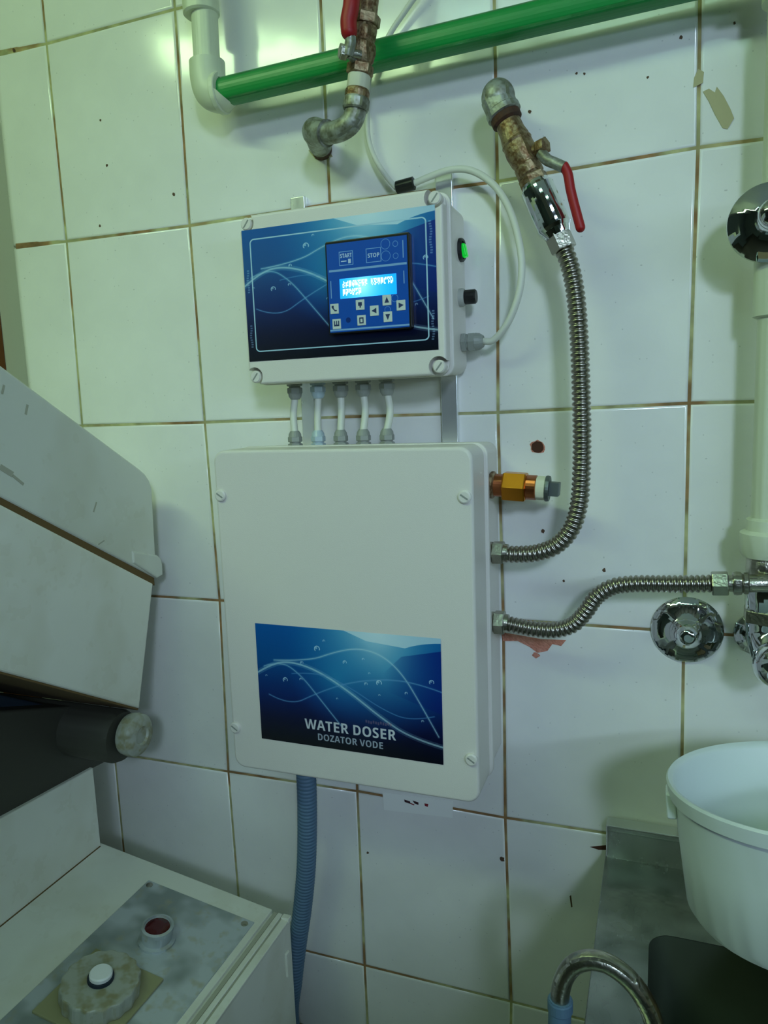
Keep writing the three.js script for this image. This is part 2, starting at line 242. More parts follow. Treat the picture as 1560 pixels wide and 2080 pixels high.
function tileGeometry(c, bull) {   // c: four corners, top left first, clockwise
  const flat = [[0, -0.008, 1.4], [0, -0.0014, 1.1], [0.0007, -0.0005, 0.7], [0.0018, -0.0001, 0.25], [0.0036, 0, 0]];
  const round = [[0, -0.03, 1.5], [0, -0.02, 1.5], [0.004, -0.0085, 0.95], [0.011, -0.0024, 0.5], [0.021, 0, 0]];
  const pos = [], nor = [], uv = [], idx = [], g = 0.0011;
  const q = [V(c[0].x + (bull ? 0 : g), c[0].y - g, 0), V(c[1].x - g, c[1].y - g, 0), V(c[2].x - g, c[2].y + g, 0), V(c[3].x + (bull ? 0 : g), c[3].y + g, 0)];
  const tx = (rnd() - 0.5) * 0.006, ty = (rnd() - 0.5) * 0.006;
  for (let k = 0; k < 5; k++) {
    const L = bull ? round[k] : flat[k], S = flat[k];
    const dz = [L[1] + S[1], S[1] * 2, S[1] * 2, L[1] + S[1]];
    const sx = [1, -1, -1, 1], sy = [-1, -1, 1, 1], lx = [L, S, S, L];
    for (let i = 0; i < 4; i++) {
      pos.push(q[i].x + sx[i] * lx[i][0], q[i].y + sy[i] * S[0], Math.max(dz[i], -0.03));
      const n = V(-sx[i] * Math.sin(lx[i][2]) + tx, -sy[i] * Math.sin(S[2]) + ty, Math.max(0.1, Math.cos(Math.max(lx[i][2], S[2])))).normalize(); nor.push(n.x, n.y, n.z);
      uv.push(pos[pos.length - 3], pos[pos.length - 2]);
    }
  }
  for (let k = 0; k < 4; k++) for (let i = 0; i < 4; i++) { const a = k * 4 + i, b = k * 4 + (i + 1) % 4; idx.push(a, a + 4, b, b, a + 4, b + 4); }
  idx.push(16, 19, 17, 17, 19, 18);
  for (let i = 0; i < idx.length; i += 3) [idx[i + 1], idx[i + 2]] = [idx[i + 1], idx[i + 2]];
  const o = new THREE.BufferGeometry(); o.setAttribute('position', new THREE.Float32BufferAttribute(pos, 3)); o.setAttribute('normal', new THREE.Float32BufferAttribute(nor, 3)); o.setAttribute('uv', new THREE.Float32BufferAttribute(uv, 2)); o.setIndex(idx); return o;
}
const wall = new THREE.Group(); wall.name = 'wall_back'; wall.userData.kind = 'structure'; scene.add(wall);
{
  const bed = new THREE.BoxGeometry(2.4 - XL - 0.016, 2.7, 0.12).translate((2.4 + XL + 0.016) / 2, 1.35, -0.0613);
  const p = bed.attributes.position, n = bed.attributes.normal, uv = bed.attributes.uv; for (let i = 0; i < p.count; i++) uv.setXY(i, p.getX(i) + p.getZ(i), p.getY(i));
  struct('grout_bed', bed, M.grout, wall);
  for (let j = -3; j < 8; j++) for (let i = -1; i < 9; i++) {
    const c = [crossing(i, j), crossing(i + 1, j), crossing(i + 1, j + 1), crossing(i, j + 1)];
    if (i === -1) { c[0].x = XL; c[3].x = XL; c[0] = V(XL, c[0].y + 0.004, 0); c[3] = V(XL, c[3].y + 0.004, 0); }
    if (j === -3) { c[0] = V(c[0].x, 2.7, 0); c[1] = V(c[1].x, 2.7, 0); }
    struct('tile', tileGeometry(c, i === -1), M.tile, wall);
  }
  // marks on the tiles
  const mark = (name, pts, z, m) => part(wall, name, plateXY(pts, -0.0004, z), m);
  const around = (px, py, r) => { const p = at(px, py, 0); return [p.x, p.y, size(r, p)]; };
  { const [x, y, r] = around(1092, 908, 14); mark('drilled_hole_rim', blob(x, y, r * 1.25, r * 1.1, 16, 0.25), 0.0003, M.brick); mark('drilled_hole', blob(x, y, r * 0.95, r * 0.9, 18, 0.1), 0.0005, M.hole); }
  { const o = [[1018, 1284], [1060, 1291], [1100, 1298], [1150, 1300], [1140, 1312], [1122, 1308], [1112, 1322], [1092, 1326], [1076, 1314], [1052, 1302], [1022, 1302]].map(([a, b]) => { const p = at(a, b, 0); return [p.x, p.y]; }); mark('chipped_patch', o, 0.0005, M.brick); }
  { const [x, y, r] = around(1089, 1331, 9); mark('chipped_patch', blob(x, y, r * 1.1, r * 0.8, 12, 0.4), 0.0005, M.brick); }
  for (const [px, py, r] of [[1103, 1079, 4.5], [1227, 1158, 4.5], [1145, 1180, 3], [353, 395, 4], [217, 336, 3.4], [204, 244, 2.6], [203, 459, 3], [28, 102, 4], [1492, 47, 3], [1316, 157, 3], [1171, 149, 3], [1187, 150, 3], [1076, 227, 4], [1020, 1745, 6], [747, 1732, 3], [1383, 76, 4]]) { const [x, y, s] = around(px, py, r); mark('stain_spot', blob(x, y, s, s * 1.1, 10, 0.4), 0.0003, M.stain); }
  { const p = [[1157, 1820], [1160, 1818], [1163, 1842], [1160, 1843]].map(([a, b]) => { const q = at(a, b, 0); return [q.x, q.y]; }); mark('scratch', p, 0.0003, M.stain); }
  { const p = [[1198, 1720], [1217, 1718], [1236, 1716], [1236, 1726], [1216, 1726]].map(([a, b]) => { const q = at(a, b, 0); return [q.x, q.y]; }); mark('rust_streak', p, 0.0003, M.hole); }
  { const o = [[628, 306], [665, 300], [676, 318], [640, 322]].map(([a, b]) => { const p = at(a, b, 0); return [p.x, p.y]; }); mark('sealant', o, 0.002, M.tape); }
}
struct('floor', new THREE.BoxGeometry(4.6, 0.1, 4.6).translate(0.2, -0.05, 1.7), M.floor);
struct('ceiling', new THREE.BoxGeometry(4.6, 0.1, 4.6).translate(0.2, 2.55, 1.7), M.ceil);
struct('wall_left', new THREE.BoxGeometry(0.1, 2.7, 4.4).translate(-1.95, 1.35, 1.7), M.dull);
struct('wall_right', new THREE.BoxGeometry(0.1, 2.7, 4.2).translate(2.45, 1.35, 1.8), M.dull);
struct('wall_front', new THREE.BoxGeometry(4.6, 2.7, 0.1).translate(0.2, 1.35, 3.85), M.dull);
struct('wall_recess', new THREE.BoxGeometry(1.9, 2.7, 0.1).translate(-0.96, 1.35, -0.45), M.plaster);
struct('trim_1', box(-0.65, -0.562, 0, 2.0, -0.4, -0.37, 0.004), M.wood);
struct('wall_return', new THREE.BoxGeometry(0.1, 2.7, 0.37).translate(-0.054, 1.35, -0.215), M.plaster);
for (const L of TUBES) {
  const g = thing('unseen_tube_light', L.label, 'light', L.at), o = V(...L.at);
  const light = new THREE.RectAreaLight(new THREE.Color().setRGB(...L.color), L.power, L.len - 0.04, 0.08); light.position.copy(o); light.lookAt(...L.aim); light.castShadow = true; scene.add(light);
  const q = new THREE.Group(); q.name = 'fitting'; q.quaternion.copy(light.quaternion); g.add(q);
  const mk = (name, geo, m) => { const e = shade(new THREE.Mesh(geo, m)); e.name = name; q.add(e); return e; };
  mk('reflector', box(-L.len / 2, L.len / 2, -0.07, 0.07, 0.032, 0.06, 0.006), M.ceil);
  mk('tube', new THREE.CapsuleGeometry(0.013, L.len - 0.1, 6, 16).rotateZ(Math.PI / 2).translate(0, 0, 0.016), new THREE.MeshStandardMaterial({ color: 0xffffff, emissive: new THREE.Color().setRGB(...L.color), emissiveIntensity: 14, roughness: 0.5 }));
  const rod = shade(new THREE.Mesh(box(-0.012, 0.012, 0.0, 2.5 - L.at[1], -0.012, 0.012, 0.003).translate(0, 0, 0.05), M.ceil)); rod.name = 'hanging_rod'; g.add(rod);
}

{  // added spot lamp out of view, brightens the middle of the wall
  const g = thing('added_spot_lamp', 'added spot lamp on a stand, out of view, brightening the middle of the wall', 'lamp', SPOT.at), o = V(...SPOT.at), dir = V(...SPOT.aim).sub(o).normalize();
  part(g, 'shade', turned([[0.03, -0.13], [0.06, -0.11], [0.075, -0.02], [0.085, 0.0], [0.08, -0.01]], o, dir, 32), M.darkSteel);
  part(g, 'lens', turned([[0.076, -0.012], [0.076, -0.006], [0.05, -0.003]], o, dir, 32), new THREE.MeshStandardMaterial({ color: 0xffffff, emissive: new THREE.Color().setRGB(...SPOT.color), emissiveIntensity: 12, roughness: 0.4 }), 'glowing lens');
  part(g, 'stand', merge([turned([[0.012, 0], [0.012, o.y - 0.08]], V(o.x - dir.x * 0.08, 0, o.z - dir.z * 0.08), V(0, 1, 0)), turned([[0.16, 0], [0.16, 0.02], [0.03, 0.03]], V(o.x - dir.x * 0.08, 0, o.z - dir.z * 0.08), V(0, 1, 0))]), M.darkSteel);
  const l = new THREE.SpotLight(new THREE.Color().setRGB(...SPOT.color), SPOT.power, 0, SPOT.angle, 1, 2); l.position.copy(o).addScaledVector(dir, 0.012); l.target.position.set(...SPOT.aim); l.castShadow = true; l.shadow.radius = 7; scene.add(l, l.target);
}
// ---------------------------------------------------------------- control box (upper)
const UX0 = 0.3335, UX1 = 0.5655, UY0 = 1.4292, UY1 = 1.6118;
{
  const t = thing('control_box', 'light grey control box with lit display and blue wave print, above the larger box', 'control box', [0.4495, UY0, 0.01]);
  part(t, 'base', merge([slab(UX0 + 0.003, UX1 - 0.001, UY0 + 0.002, UY1 - 0.002, 0.0098, 0.082, 0.012, 0.002), slab(UX0 + 0.0005, UX1 + 0.003, UY0 - 0.001, UY1 + 0.001, 0.074, 0.081, 0.012, 0.0015)]), M.abs);
  let lid = new Brush(mergeVertices(slab(UX0, UX1, UY0, UY1, 0.0815, 0.1, 0.012, 0.003)), M.abs); const ev = new Evaluator(); ev.useGroups = false; ev.attributes = ['position', 'normal', 'uv'];
  const spots = [[UX0 + 0.0075, UY1 - 0.0085], [UX1 - 0.0085, UY1 - 0.0085], [UX1 - 0.0085, UY0 + 0.0085], [UX0 + 0.0075, UY0 + 0.0085]];
  for (const [x, y] of spots) { const c = new Brush(new THREE.CylinderGeometry(0.0105, 0.0105, 0.03, 28).rotateX(Math.PI / 2).translate(x, y, 0.1025), M.abs); c.updateMatrixWorld(); lid.updateMatrixWorld(); lid = ev.evaluate(lid, c, SUBTRACTION); }
  part(t, 'lid', lid.geometry, M.abs);
  for (const [x, y] of spots) { const s = part(t, 'lid_screw', turned([[0.0068, 0], [0.0068, 0.0105], [0.0056, 0.012]], V(x, y, 0.0868), V(0, 0, 1)), M.abs); part(s, 'slot', box(x - 0.005, x + 0.005, y - 0.0008, y + 0.0008, 0.0985, 0.0991, 0.0002).translate(-x, -y, 0).rotateZ(0.9).translate(x, y, 0), M.gland); }
  const lab = new THREE.MeshPhysicalMaterial({ map: artControl, roughness: 0.28 });
  { const a = at(489, 470, 0.1006), b = at(887, 711, 0.1006), c = at(887, 414, 0.1006), d = at(508, 734, 0.1006); const x0 = (a.x + d.x) / 2, x1 = (b.x + c.x) / 2, y1 = (a.y + c.y) / 2, y0 = (b.y + d.y) / 2;
    part(t, 'printed_label', keep(new THREE.PlaneGeometry(x1 - x0, y1 - y0)).translate((x0 + x1) / 2, (y0 + y1) / 2, 0.1006), lab, 'blue printed label with white wave lines and bubbles'); }
  // display unit
  const zf = 0.1085, a = at(660, 492, zf), b = at(834, 470, zf), c = at(834, 669, zf), d = at(668, 677, zf);
  const x0 = (a.x + d.x) / 2, x1 = (b.x + c.x) / 2, y1 = (a.y + b.y) / 2, y0 = (c.y + d.y) / 2, w = x1 - x0, h = y1 - y0;
  const dp = part(t, 'display_panel', slab(x0, x1, y0, y1, 0.1007, zf, 0.002, 0.0008), M.bezel, 'black framed blue display and keypad unit');
  const fx = x0 + w * 0.018, fw = w * 0.955, fy = y0 + h * 0.015, fh = h * 0.955, P = (u, v) => [fx + u * fw, fy + (1 - v) * fh];
  part(dp, 'keypad_face', keep(new THREE.PlaneGeometry(fw, fh)).translate(fx + fw / 2, fy + fh / 2, zf + 0.0003), new THREE.MeshPhysicalMaterial({ map: faceTex, roughness: 0.3 }), 'blue membrane keypad face');
  { const [lx0, ly1] = P(0.15, 0.4), [lx1, ly0] = P(0.86, 0.625); const g = keep(box(lx0, lx1, ly0, ly1, zf, zf + 0.0008, 0.0004)), uv = g.attributes.uv, p = g.attributes.position; for (let i = 0; i < p.count; i++) uv.setXY(i, (p.getX(i) - lx0) / (lx1 - lx0), (p.getY(i) - ly0) / (ly1 - ly0)); part(dp, 'lcd_screen', g, new THREE.MeshStandardMaterial({ color: 0x081018, emissive: 0xffffff, emissiveMap: lcdTex, emissiveIntensity: 1.7, roughness: 0.3 }), 'lit cyan screen with white characters'); }
  const keys = [[0.07, 0.73, (g) => { g.beginPath(); g.moveTo(14, 20); g.lineTo(36, 44); g.lineTo(50, 44); g.stroke(); g.fillRect(12, 12, 16, 14); }], [0.09, 0.905, (g) => { g.fillRect(12, 12, 8, 34); g.fillRect(28, 12, 8, 34); g.fillRect(44, 12, 8, 34); g.fillRect(12, 36, 40, 10); }], [0.4, 0.71, (g) => { g.fillRect(18, 16, 28, 22); g.fillRect(28, 38, 10, 12); }], [0.41, 0.885, (g) => { g.strokeRect(20, 18, 24, 30); }], [0.575, 0.79, arrow(-Math.PI / 2)], [0.735, 0.685, arrow(0)], [0.74, 0.87, arrow(Math.PI)], [0.905, 0.755, arrow(Math.PI / 2)]];
  for (const [u, v, draw] of keys) { const [x, y] = P(u, v), s = w * 0.052, g = keep(box(x - s, x + s, y - s * 1.08, y + s * 1.08, zf, zf + 0.0009, 0.0004)), uv = g.attributes.uv, p = g.attributes.position; for (let i = 0; i < p.count; i++) uv.setXY(i, (p.getX(i) - x + s) / (2 * s), (p.getY(i) - y + s * 1.08) / (2.16 * s)); part(dp, 'key', g, new THREE.MeshStandardMaterial({ map: keyTex(draw), roughness: 0.5 })); }
  // right side fittings
  const X = UX1 - 0.001, R = V(1, 0, 0);
  { const p = atX(941, 504, X + 0.002); p.x = X; p.z = 0.03; p.y = 1.564;
    const sw = part(t, 'rocker_switch', turned([[0.0125, -0.001], [0.0125, 0.003], [0.011, 0.0045], [0.0095, 0.0035], [0.0095, 0.002]], p, R), M.black, 'round black rocker switch lit green');
    part(sw, 'lit_rocker', new RoundedBoxGeometry(0.006, 0.0145, 0.0095, 3, 0.002).rotateZ(0.2).translate(p.x + 0.0045, p.y - 0.001, p.z), new THREE.MeshStandardMaterial({ color: 0x04300c, emissive: 0x08e83c, emissiveIntensity: 0.7, roughness: 0.3 }), 'lit green rocker'); }
  { const p = V(X, 1.513, 0.036); const f = part(t, 'fuse_holder', turned([[0.0098, -0.001], [0.0098, 0.004], [0.0085, 0.006]], p, R), M.absIn); part(f, 'fuse_cap', turned([[0.0074, 0.006], [0.0078, 0.007], [0.0078, 0.017], [0.0066, 0.0185]], p, R, 20), M.black, 'black screw cap'); }
  const gland = (parent, p, dir, r, m, m2) => { const o = part(parent, 'cable_gland', nut(r * 1.02, 0, r * 0.55, p, dir), m); part(o, 'dome_nut', merge([nut(r, r * 0.75, r * 1.5, p, dir, 6, 0.0008), turned([[r * 0.78, r * 0.5], [r * 0.78, r * 0.76]], p, dir), turned([[r * 0.92, r * 1.45], [r * 0.86, r * 1.9], [r * 0.6, r * 2.3]], p, dir, 20)]), m2 || m); return o; };
  gland(t, V(X, 1.4655, 0.03), R, 0.0105, M.gland);
  for (const [i, px] of [598, 645, 691, 737, 785].entries()) { const p = at(px, 778 - i * 2.6, 0.055); gland(t, V(p.x, UY0 + 0.002, 0.055), V(0, -1, 0), 0.0088, i === 1 ? M.glandBlue : M.gland); }

  // ---------------------------------------------------------------- dosing box (lower)
  const LX0 = 0.2995, LX1 = 0.5985, LY0 = 0.979, LY1 = 1.357;
  const d2 = thing('dosing_box', 'large light grey enclosure with a blue water doser label, below the control box', 'enclosure', [0.449, LY0, 0.01]);
  part(d2, 'base', merge([slab(LX0 + 0.004, LX1 - 0.001, LY0 + 0.004, LY1 - 0.002, 0.0098, 0.082, 0.012, 0.002), slab(LX0 + 0.0005, LX1 + 0.003, LY0 + 0.001, LY1 + 0.001, 0.07, 0.0775, 0.014, 0.0016)]), M.abs);
  part(d2, 'lid', slab(LX0, LX1, LY0, LY1, 0.0785, 0.132, 0.014, 0.0035), M.abs);
  for (const [px, py] of [[449, 1006], [944, 1009], [479, 1477], [958, 1542]]) { const p = at(px, py, 0.132); const s = part(d2, 'lid_screw', turned([[0.0068, -0.002], [0.0068, 0.0022], [0.0052, 0.0034]], V(p.x, p.y, 0.132), V(0, 0, 1)), M.abs); part(s, 'slot', box(-0.0045, 0.0045, -0.0009, 0.0009, 0, 0.0005, 0.0002).rotateZ(-0.6).translate(p.x, p.y, 0.1352), M.gland); }
  { const a2 = at(519, 1266, 0.1325), b2 = at(896, 1297, 0.1325), c2 = at(900, 1553, 0.1325), e2 = at(531, 1500, 0.1325); const pts = [a2, b2, c2, e2], x0 = (a2.x + e2.x) / 2, x1 = (b2.x + c2.x) / 2, y1 = (a2.y + b2.y) / 2, y0 = (c2.y + e2.y) / 2;
    part(d2, 'printed_label', keep(new THREE.PlaneGeometry(x1 - x0, y1 - y0)).rotateZ(-0.006).translate((x0 + x1) / 2, (y0 + y1) / 2, 0.1326), new THREE.MeshPhysicalMaterial({ map: artDoser, roughness: 0.3 }), 'blue printed label reading water doser'); }
  const lowG = [598, 645, 691, 737, 785].map((px, i) => { const p = at(px, 893, 0.062); gland(d2, V(p.x, LY1 - 0.002, 0.06), V(0, 1, 0), 0.0084, i === 1 ? M.glandBlue : M.gland); return p.x; });
  const which = ['leftmost of the five', 'second from the left of the five', 'middle one of the five', 'second from the right of the five', 'rightmost of the five'];
  for (const [i, px] of [598, 645, 691, 737, 785].entries()) { const p = at(px, 778 - i * 2.6, 0.055); const y0 = UY0 - 0.014, y1 = LY1 + 0.014; single('signal_cable', 'short white cable between the two boxes, ' + which[i], 'cable', tube([V(p.x, y0, 0.055), V(p.x + 0.0015 * (i - 1.5), (y0 + y1) / 2, 0.0575), V(lowG[i], y1, 0.06)], 0.0041, 20, 14), M.cable, 'signal cables between the boxes'); }
}
// aluminium rails behind the boxes
for (const [i, x0, x1, yt] of [[0, 0.5325, 0.5520, 1.6545], [1, 0.3515, 0.3705, 1.6505]]) {
  const t = thing('mounting_rail', i ? 'aluminium rail behind the boxes, the left one, behind the cables' : 'aluminium rail behind the boxes, the right one, bare between them', 'rail', [(x0 + x1) / 2, 1.0, 0]);
  part(t, 'web', box(x0, x1, 1.0, yt, 0.0055, 0.0092, 0.0012), M.alu);
  for (const [a, b] of [[x0, x0 + 0.003], [x1 - 0.003, x1], ]) part(t, 'flange', box(a, b, 1.0, yt, 0.0002, 0.0062, 0.0008), M.alu);
}

// ---------------------------------------------------------------- power cable
{
  const z = 0.03, pts = [[V(0.5885, 1.4655, 0.03)], [1000, 692, 0.034], [1030, 658, 0.04], [1053, 600, 0.044], [1060, 545, 0.044], [1052, 480, 0.04], [1030, 415, 0.034], [998, 371, 0.028], [955, 346, 0.026], [915, 345, 0.024], [875, 358, 0.022], [842, 372, 0.02]].map((p) => p.length === 1 ? p[0] : at(...p));
  const t = thing('power_cable', 'thin white cable looping from the control box over its top and behind the green pipe', 'cable', [0.55, 1.65, 0]);
  part(t, 'cable', tube(pts, 0.0037, 140, 12), M.cable);
  const s0 = at(842, 372, 0.02), s1 = at(805, 382, 0.02);
  part(t, 'sleeve', turned([[0.0055, 0], [0.0072, 0.001], [0.0072, s1.distanceTo(s0) - 0.001], [0.0055, s1.distanceTo(s0)]], s0, s1.clone().sub(s0)), M.black, 'black sleeve joining the cable');
  part(t, 'cable', tube([s1, at(790, 365, 0.018), at(765, 328, 0.015), at(749, 285, 0.012), at(746, 230, 0.011), at(752, 150, 0.01), at(775, 100, 0.01), at(800, 56, 0.011), at(826, 18, 0.012), at(856, -30, 0.013), at(880, -160, 0.013)], 0.003, 120, 12), M.cable);
}

// ---------------------------------------------------------------- pipes
{
  const a = at(452, 188, 0.045), b = at(1340, -22, 0.045), r = 0.0155;
  const d = b.clone().sub(a).normalize(); d.z = 0; d.normalize();
  single('green_pipe', 'bright green plastic water pipe running sideways along the tiles behind the left tap', 'pipe', turned([[r, 0], [r, (at(1572, 800, 0.045).x - a.x) / d.x - 0.026]], a.clone(), d, 32), M.green);
  const t = thing('white_pipe', 'white plastic pipe dropping into an elbow at the left end of the green pipe', 'pipe', [a.x - 0.03, a.y - 0.02, 0]);
  const top = at(412, -60, 0.045), bx = at(424, 178, 0.045).x, e = V(bx, a.y - 0.004, 0.045);
  part(t, 'pipe', turned([[0.0152, 0], [0.0152, 0.9]], V(bx - 0.0005, a.y + 0.02, 0.045), V(top.x - bx, top.y - a.y, 0).normalize()), M.ppr);
  part(t, 'socket', merge([turned([[0.0185, 0], [0.0208, 0.002], [0.0208, 0.05], [0.0185, 0.052]], V(bx - 0.003, a.y + 0.086, 0.045), V(-0.02, 1, 0))]), M.ppr);
  part(t, 'elbow', merge([tube([V(bx, a.y + 0.036, 0.045), V(bx, a.y + 0.018, 0.045), V(bx + 0.004, a.y + 0.004, 0.045), V(bx + 0.016, a.y - 0.001, 0.045), V(a.x - 0.001, a.y, 0.045)], 0.0205, 30, 24), turned([[0.0215, 0], [0.0225, 0.001], [0.0225, 0.006], [0.0215, 0.007]], V(a.x - 0.006, a.y - 0.0005, 0.045), d)]), M.ppr);
}
// left tap, hanging pipe and bend
{
  const z = 0.088, p = (x, y, zz = z) => at(x, y, zz);
  const t = thing('shut_off_valve', 'corroded brass valve with a red lever on the upright pipe crossing the green pipe', 'valve', [0.46, 1.7, 0]);
  const axisTop = p(748, 0), axisBot = p(724, 205), dir = axisTop.clone().sub(axisBot).normalize(), L = axisTop.distanceTo(axisBot), u = (y) => (205 - y) / 205 * L, r = (px) => size(px, axisBot) * 1.0;
  part(t, 'tail_nut', turned([[r(23), u(212)], [r(25), u(206)], [r(25), u(186)], [r(22), u(180)]], axisBot, dir), M.oldBrass, 'corroded brass ring');
  part(t, 'sealing_tape', turned([[r(22), u(181)], [r(23), u(178)], [r(23), u(154)], [r(21), u(151)]], axisBot, dir), M.teflon, 'cream sealing tape');
  part(t, 'valve_nut', nut(r(27), u(152), u(130), axisBot, dir), M.oldBrass);
  part(t, 'valve_body', merge([turned([[r(21), u(131)], [r(25), u(122)], [r(28), u(104)], [r(26), u(90)], [r(22), u(84)], [r(24), u(78)], [r(25), u(58)], [r(23), u(52)]], axisBot, dir), nut(r(29), u(52), u(30), axisBot, dir)]), M.oldBrass);
  part(t, 'riser', turned([[r(22), u(31)], [r(21), u(20)], [r(21), 1.0]], axisBot, dir), M.oldBrass);
  // stem and lever on the left
  const st = p(712, 108, z + 0.008);
  part(t, 'stem_nut', merge([nut(r(14), 0, r(16), p(705, 107, z + 0.02), V(-0.75, 0.05, 0.66)), turned([[r(9), -0.014], [r(9), 0.001]], p(705, 107, z + 0.02), V(-0.75, 0.05, 0.66))]), M.nickel);
  const lev = [p(706, 112, z + 0.022), p(712, 85, z + 0.024), p(710, 62, z + 0.026)];
  part(t, 'lever', merge([tube(lev, r(11), 20, 10), tube([p(722, 120, z + 0.01), p(708, 108, z + 0.02)], r(9), 6, 10)]), M.galv, 'grey metal lever');
  part(t, 'red_grip', grip([p(709, 64, z + 0.0255), p(708, 42, z + 0.026), p(713, 14, z + 0.026), p(716, -30, z + 0.024), p(720, -80, z + 0.022)], r(16), 30, 14), M.red, 'dark red plastic grip');
  part(t, 'bend', tube([p(724, 208), p(721, 232), p(712, 250), p(695, 263, z - 0.002), p(672, 270, z - 0.008), p(650, 272, z - 0.014)], r(22), 50, 22), M.galv, 'galvanised bend');
  part(t, 'bend_collar', merge([turned([[r(25), -0.004], [r(27), -0.002], [r(27), 0.006], [r(25), 0.008]], p(723, 216), dir)]), M.galv);
  const w0 = at(655, 306, -0.004), w1 = at(641, 268, z - 0.022), wd = w1.clone().sub(w0);
  part(t, 'wall_elbow', merge([tube([w0.clone().lerp(w1, 0.35), w0.clone().lerp(w1, 0.75), w1, at(650, 270, z - 0.014), at(664, 271, z - 0.009)], r(27), 30, 22), new THREE.SphereGeometry(r(29), 24, 16).translate(w1.x, w1.y, w1.z)]), M.galv, 'galvanised wall elbow');
  part(t, 'wall_stub', turned([[r(24), 0], [r(24), wd.length() * 0.5]], w0, wd), M.rust, 'rusted pipe stub');
}
// right tap with flexible hose
{
  const t = thing('shut_off_valve', 'brown valve with red lever and chrome union sloping down to the ribbed hose', 'valve', [0.63, 1.6, 0]);
  const z = 0.055, p = (x, y, zz = z) => at(x, y, zz);
  const A = p(1012, 205), B = p(1145, 505, 0.062), dir = B.clone().sub(A), L = dir.length(), tot = Math.hypot(133, 300), k = (x, y) => ((x - 1012) * 133 + (y - 205) * 300) / tot / tot * L, r = (px) => size(px, A);
  const w0 = at(1030, 232, -0.004), wd = A.clone().sub(w0);
  part(t, 'wall_stub', turned([[r(24), 0], [r(24), wd.length() * 0.6]], w0, wd), M.rust);
  part(t, 'wall_elbow', merge([new THREE.SphereGeometry(r(34), 28, 20).scale(1, 1.06, 1).translate(A.x, A.y + 0.003, A.z), turned([[r(33), -0.004], [r(33), k(1020, 222)], [r(35), k(1021, 224)], [r(35), k(1025, 234)], [r(31), k(1026, 236)]], A, dir)]), M.galv, 'grey galvanised elbow');
  part(t, 'collar', turned([[r(30), k(1025, 234)], [r(31), k(1026, 238)], [r(31), k(1030, 248)], [r(26), k(1032, 252)]], A, dir), M.rust, 'rusted collar');
  part(t, 'valve_body', merge([turned([[r(25), k(1030, 246)], [r(26), k(1040, 270)], [r(29), k(1046, 282)], [r(31), k(1058, 310)], [r(28), k(1066, 328)], [r(25), k(1070, 336)], [r(27), k(1071, 338)], [r(27), k(1078, 356)], [r(24), k(1080, 360)]], A, dir), turned([[r(29.5), k(1048, 287)], [r(31.5), k(1050, 291)], [r(29.5), k(1052, 295)]], A, dir)]), M.oldBrass);
  part(t, 'valve_nut', nut(r(29), k(1080, 360), k(1089, 380), A, dir), M.oldBrass);
  // stem
  const s0 = p(1062, 318, z), s1 = p(1106, 296, z + 0.012), sd = s1.clone().sub(s0);
  part(t, 'stem', merge([turned([[r(13), 0], [r(12), sd.length() * 0.95]], s0, sd), nut(r(17), sd.length() * 0.72, sd.length() * 1.08, s0, sd)]), M.oldBrass);
  const lp = [p(1098, 310, z + 0.012), p(1112, 325, z + 0.014), p(1128, 332, z + 0.016), p(1146, 340, z + 0.018)];
  part(t, 'lever', merge([tube(lp, r(11), 26, 12)]), M.galv, 'grey metal lever');
  part(t, 'red_grip', grip([p(1146, 338, z + 0.018), p(1153, 352, z + 0.018), p(1159, 385, z + 0.018), p(1169, 425, z + 0.018), p(1179, 462, z + 0.018)], r(9.5), 40, 14), M.red, 'red plastic grip');
  // chrome union
  part(t, 'union', merge([turned([[r(30), k(1089, 379)], [r(34), k(1092, 384)], [r(34), k(1128, 462)], [r(30), k(1131, 468)]], A, dir, 40), turned([[r(28), k(1086, 374)], [r(31), k(1090, 382)]], A, dir), turned([[r(30), k(1130, 467)], [r(25), k(1136, 480)]], A, dir)]), M.chrome, 'polished chrome union');
  part(t, 'union_slot', (() => { const c = A.clone().addScaledVector(dir, k(1112, 420) / L), out = CAM.clone().sub(c).normalize(); return orient(new RoundedBoxGeometry(r(17), r(58), 0.002, 2, 0.0009), c.clone().addScaledVector(out, r(33.6)), dir); })(), M.black);

  const h = thing('flexible_hose', 'ribbed steel hose falling from the right tap to the middle outlet of the large box', 'hose', [0.66, 1.24, 0.03]);
  part(h, 'hose_nut', nut(r(26), k(1134, 474), k(1148, 508), A, dir), M.nickel);
  const hp = [p(1142, 498, 0.062), p(1157, 538, 0.064), p(1168, 590, 0.066), p(1176, 680, 0.07), p(1180, 780, 0.072), p(1182, 880, 0.073), p(1181, 960, 0.073), p(1176, 1025, 0.072), p(1160, 1075, 0.07), p(1130, 1108, 0.067), p(1090, 1123, 0.064), p(1050, 1126, 0.061), p(1020, 1125, 0.06)];
  part(h, 'ribbed_tube', ribbed(hp, 0.0083, 0.0012, 0.0054), M.steelHose);
  const n0 = V(0.5985, 1.2365, 0.06);
  part(h, 'end_nut', merge([nut(0.0128, 0.003, 0.0155, n0, V(1, 0, 0)), turned([[0.0115, 0], [0.0115, 0.003]], n0, V(1, 0, 0)), turned([[0.010, 0.0155], [0.0095, 0.02]], n0, V(1, 0, 0))]), M.nickel);
  const h2 = thing('flexible_hose', 'ribbed steel hose curving from the lowest box outlet to the chrome tee at right', 'hose', [0.72, 1.16, 0.03]);
  const q = (x, y, zz) => at(x, y, zz);
  const n1 = V(0.5985, 1.157, 0.058);
  part(h2, 'end_nut', merge([nut(0.0132, 0.003, 0.015, n1, V(1, 0, 0)), turned([[0.0115, 0], [0.0115, 0.003]], n1, V(1, 0, 0)), turned([[0.010, 0.015], [0.0095, 0.019]], n1, V(1, 0, 0))]), M.nickel);
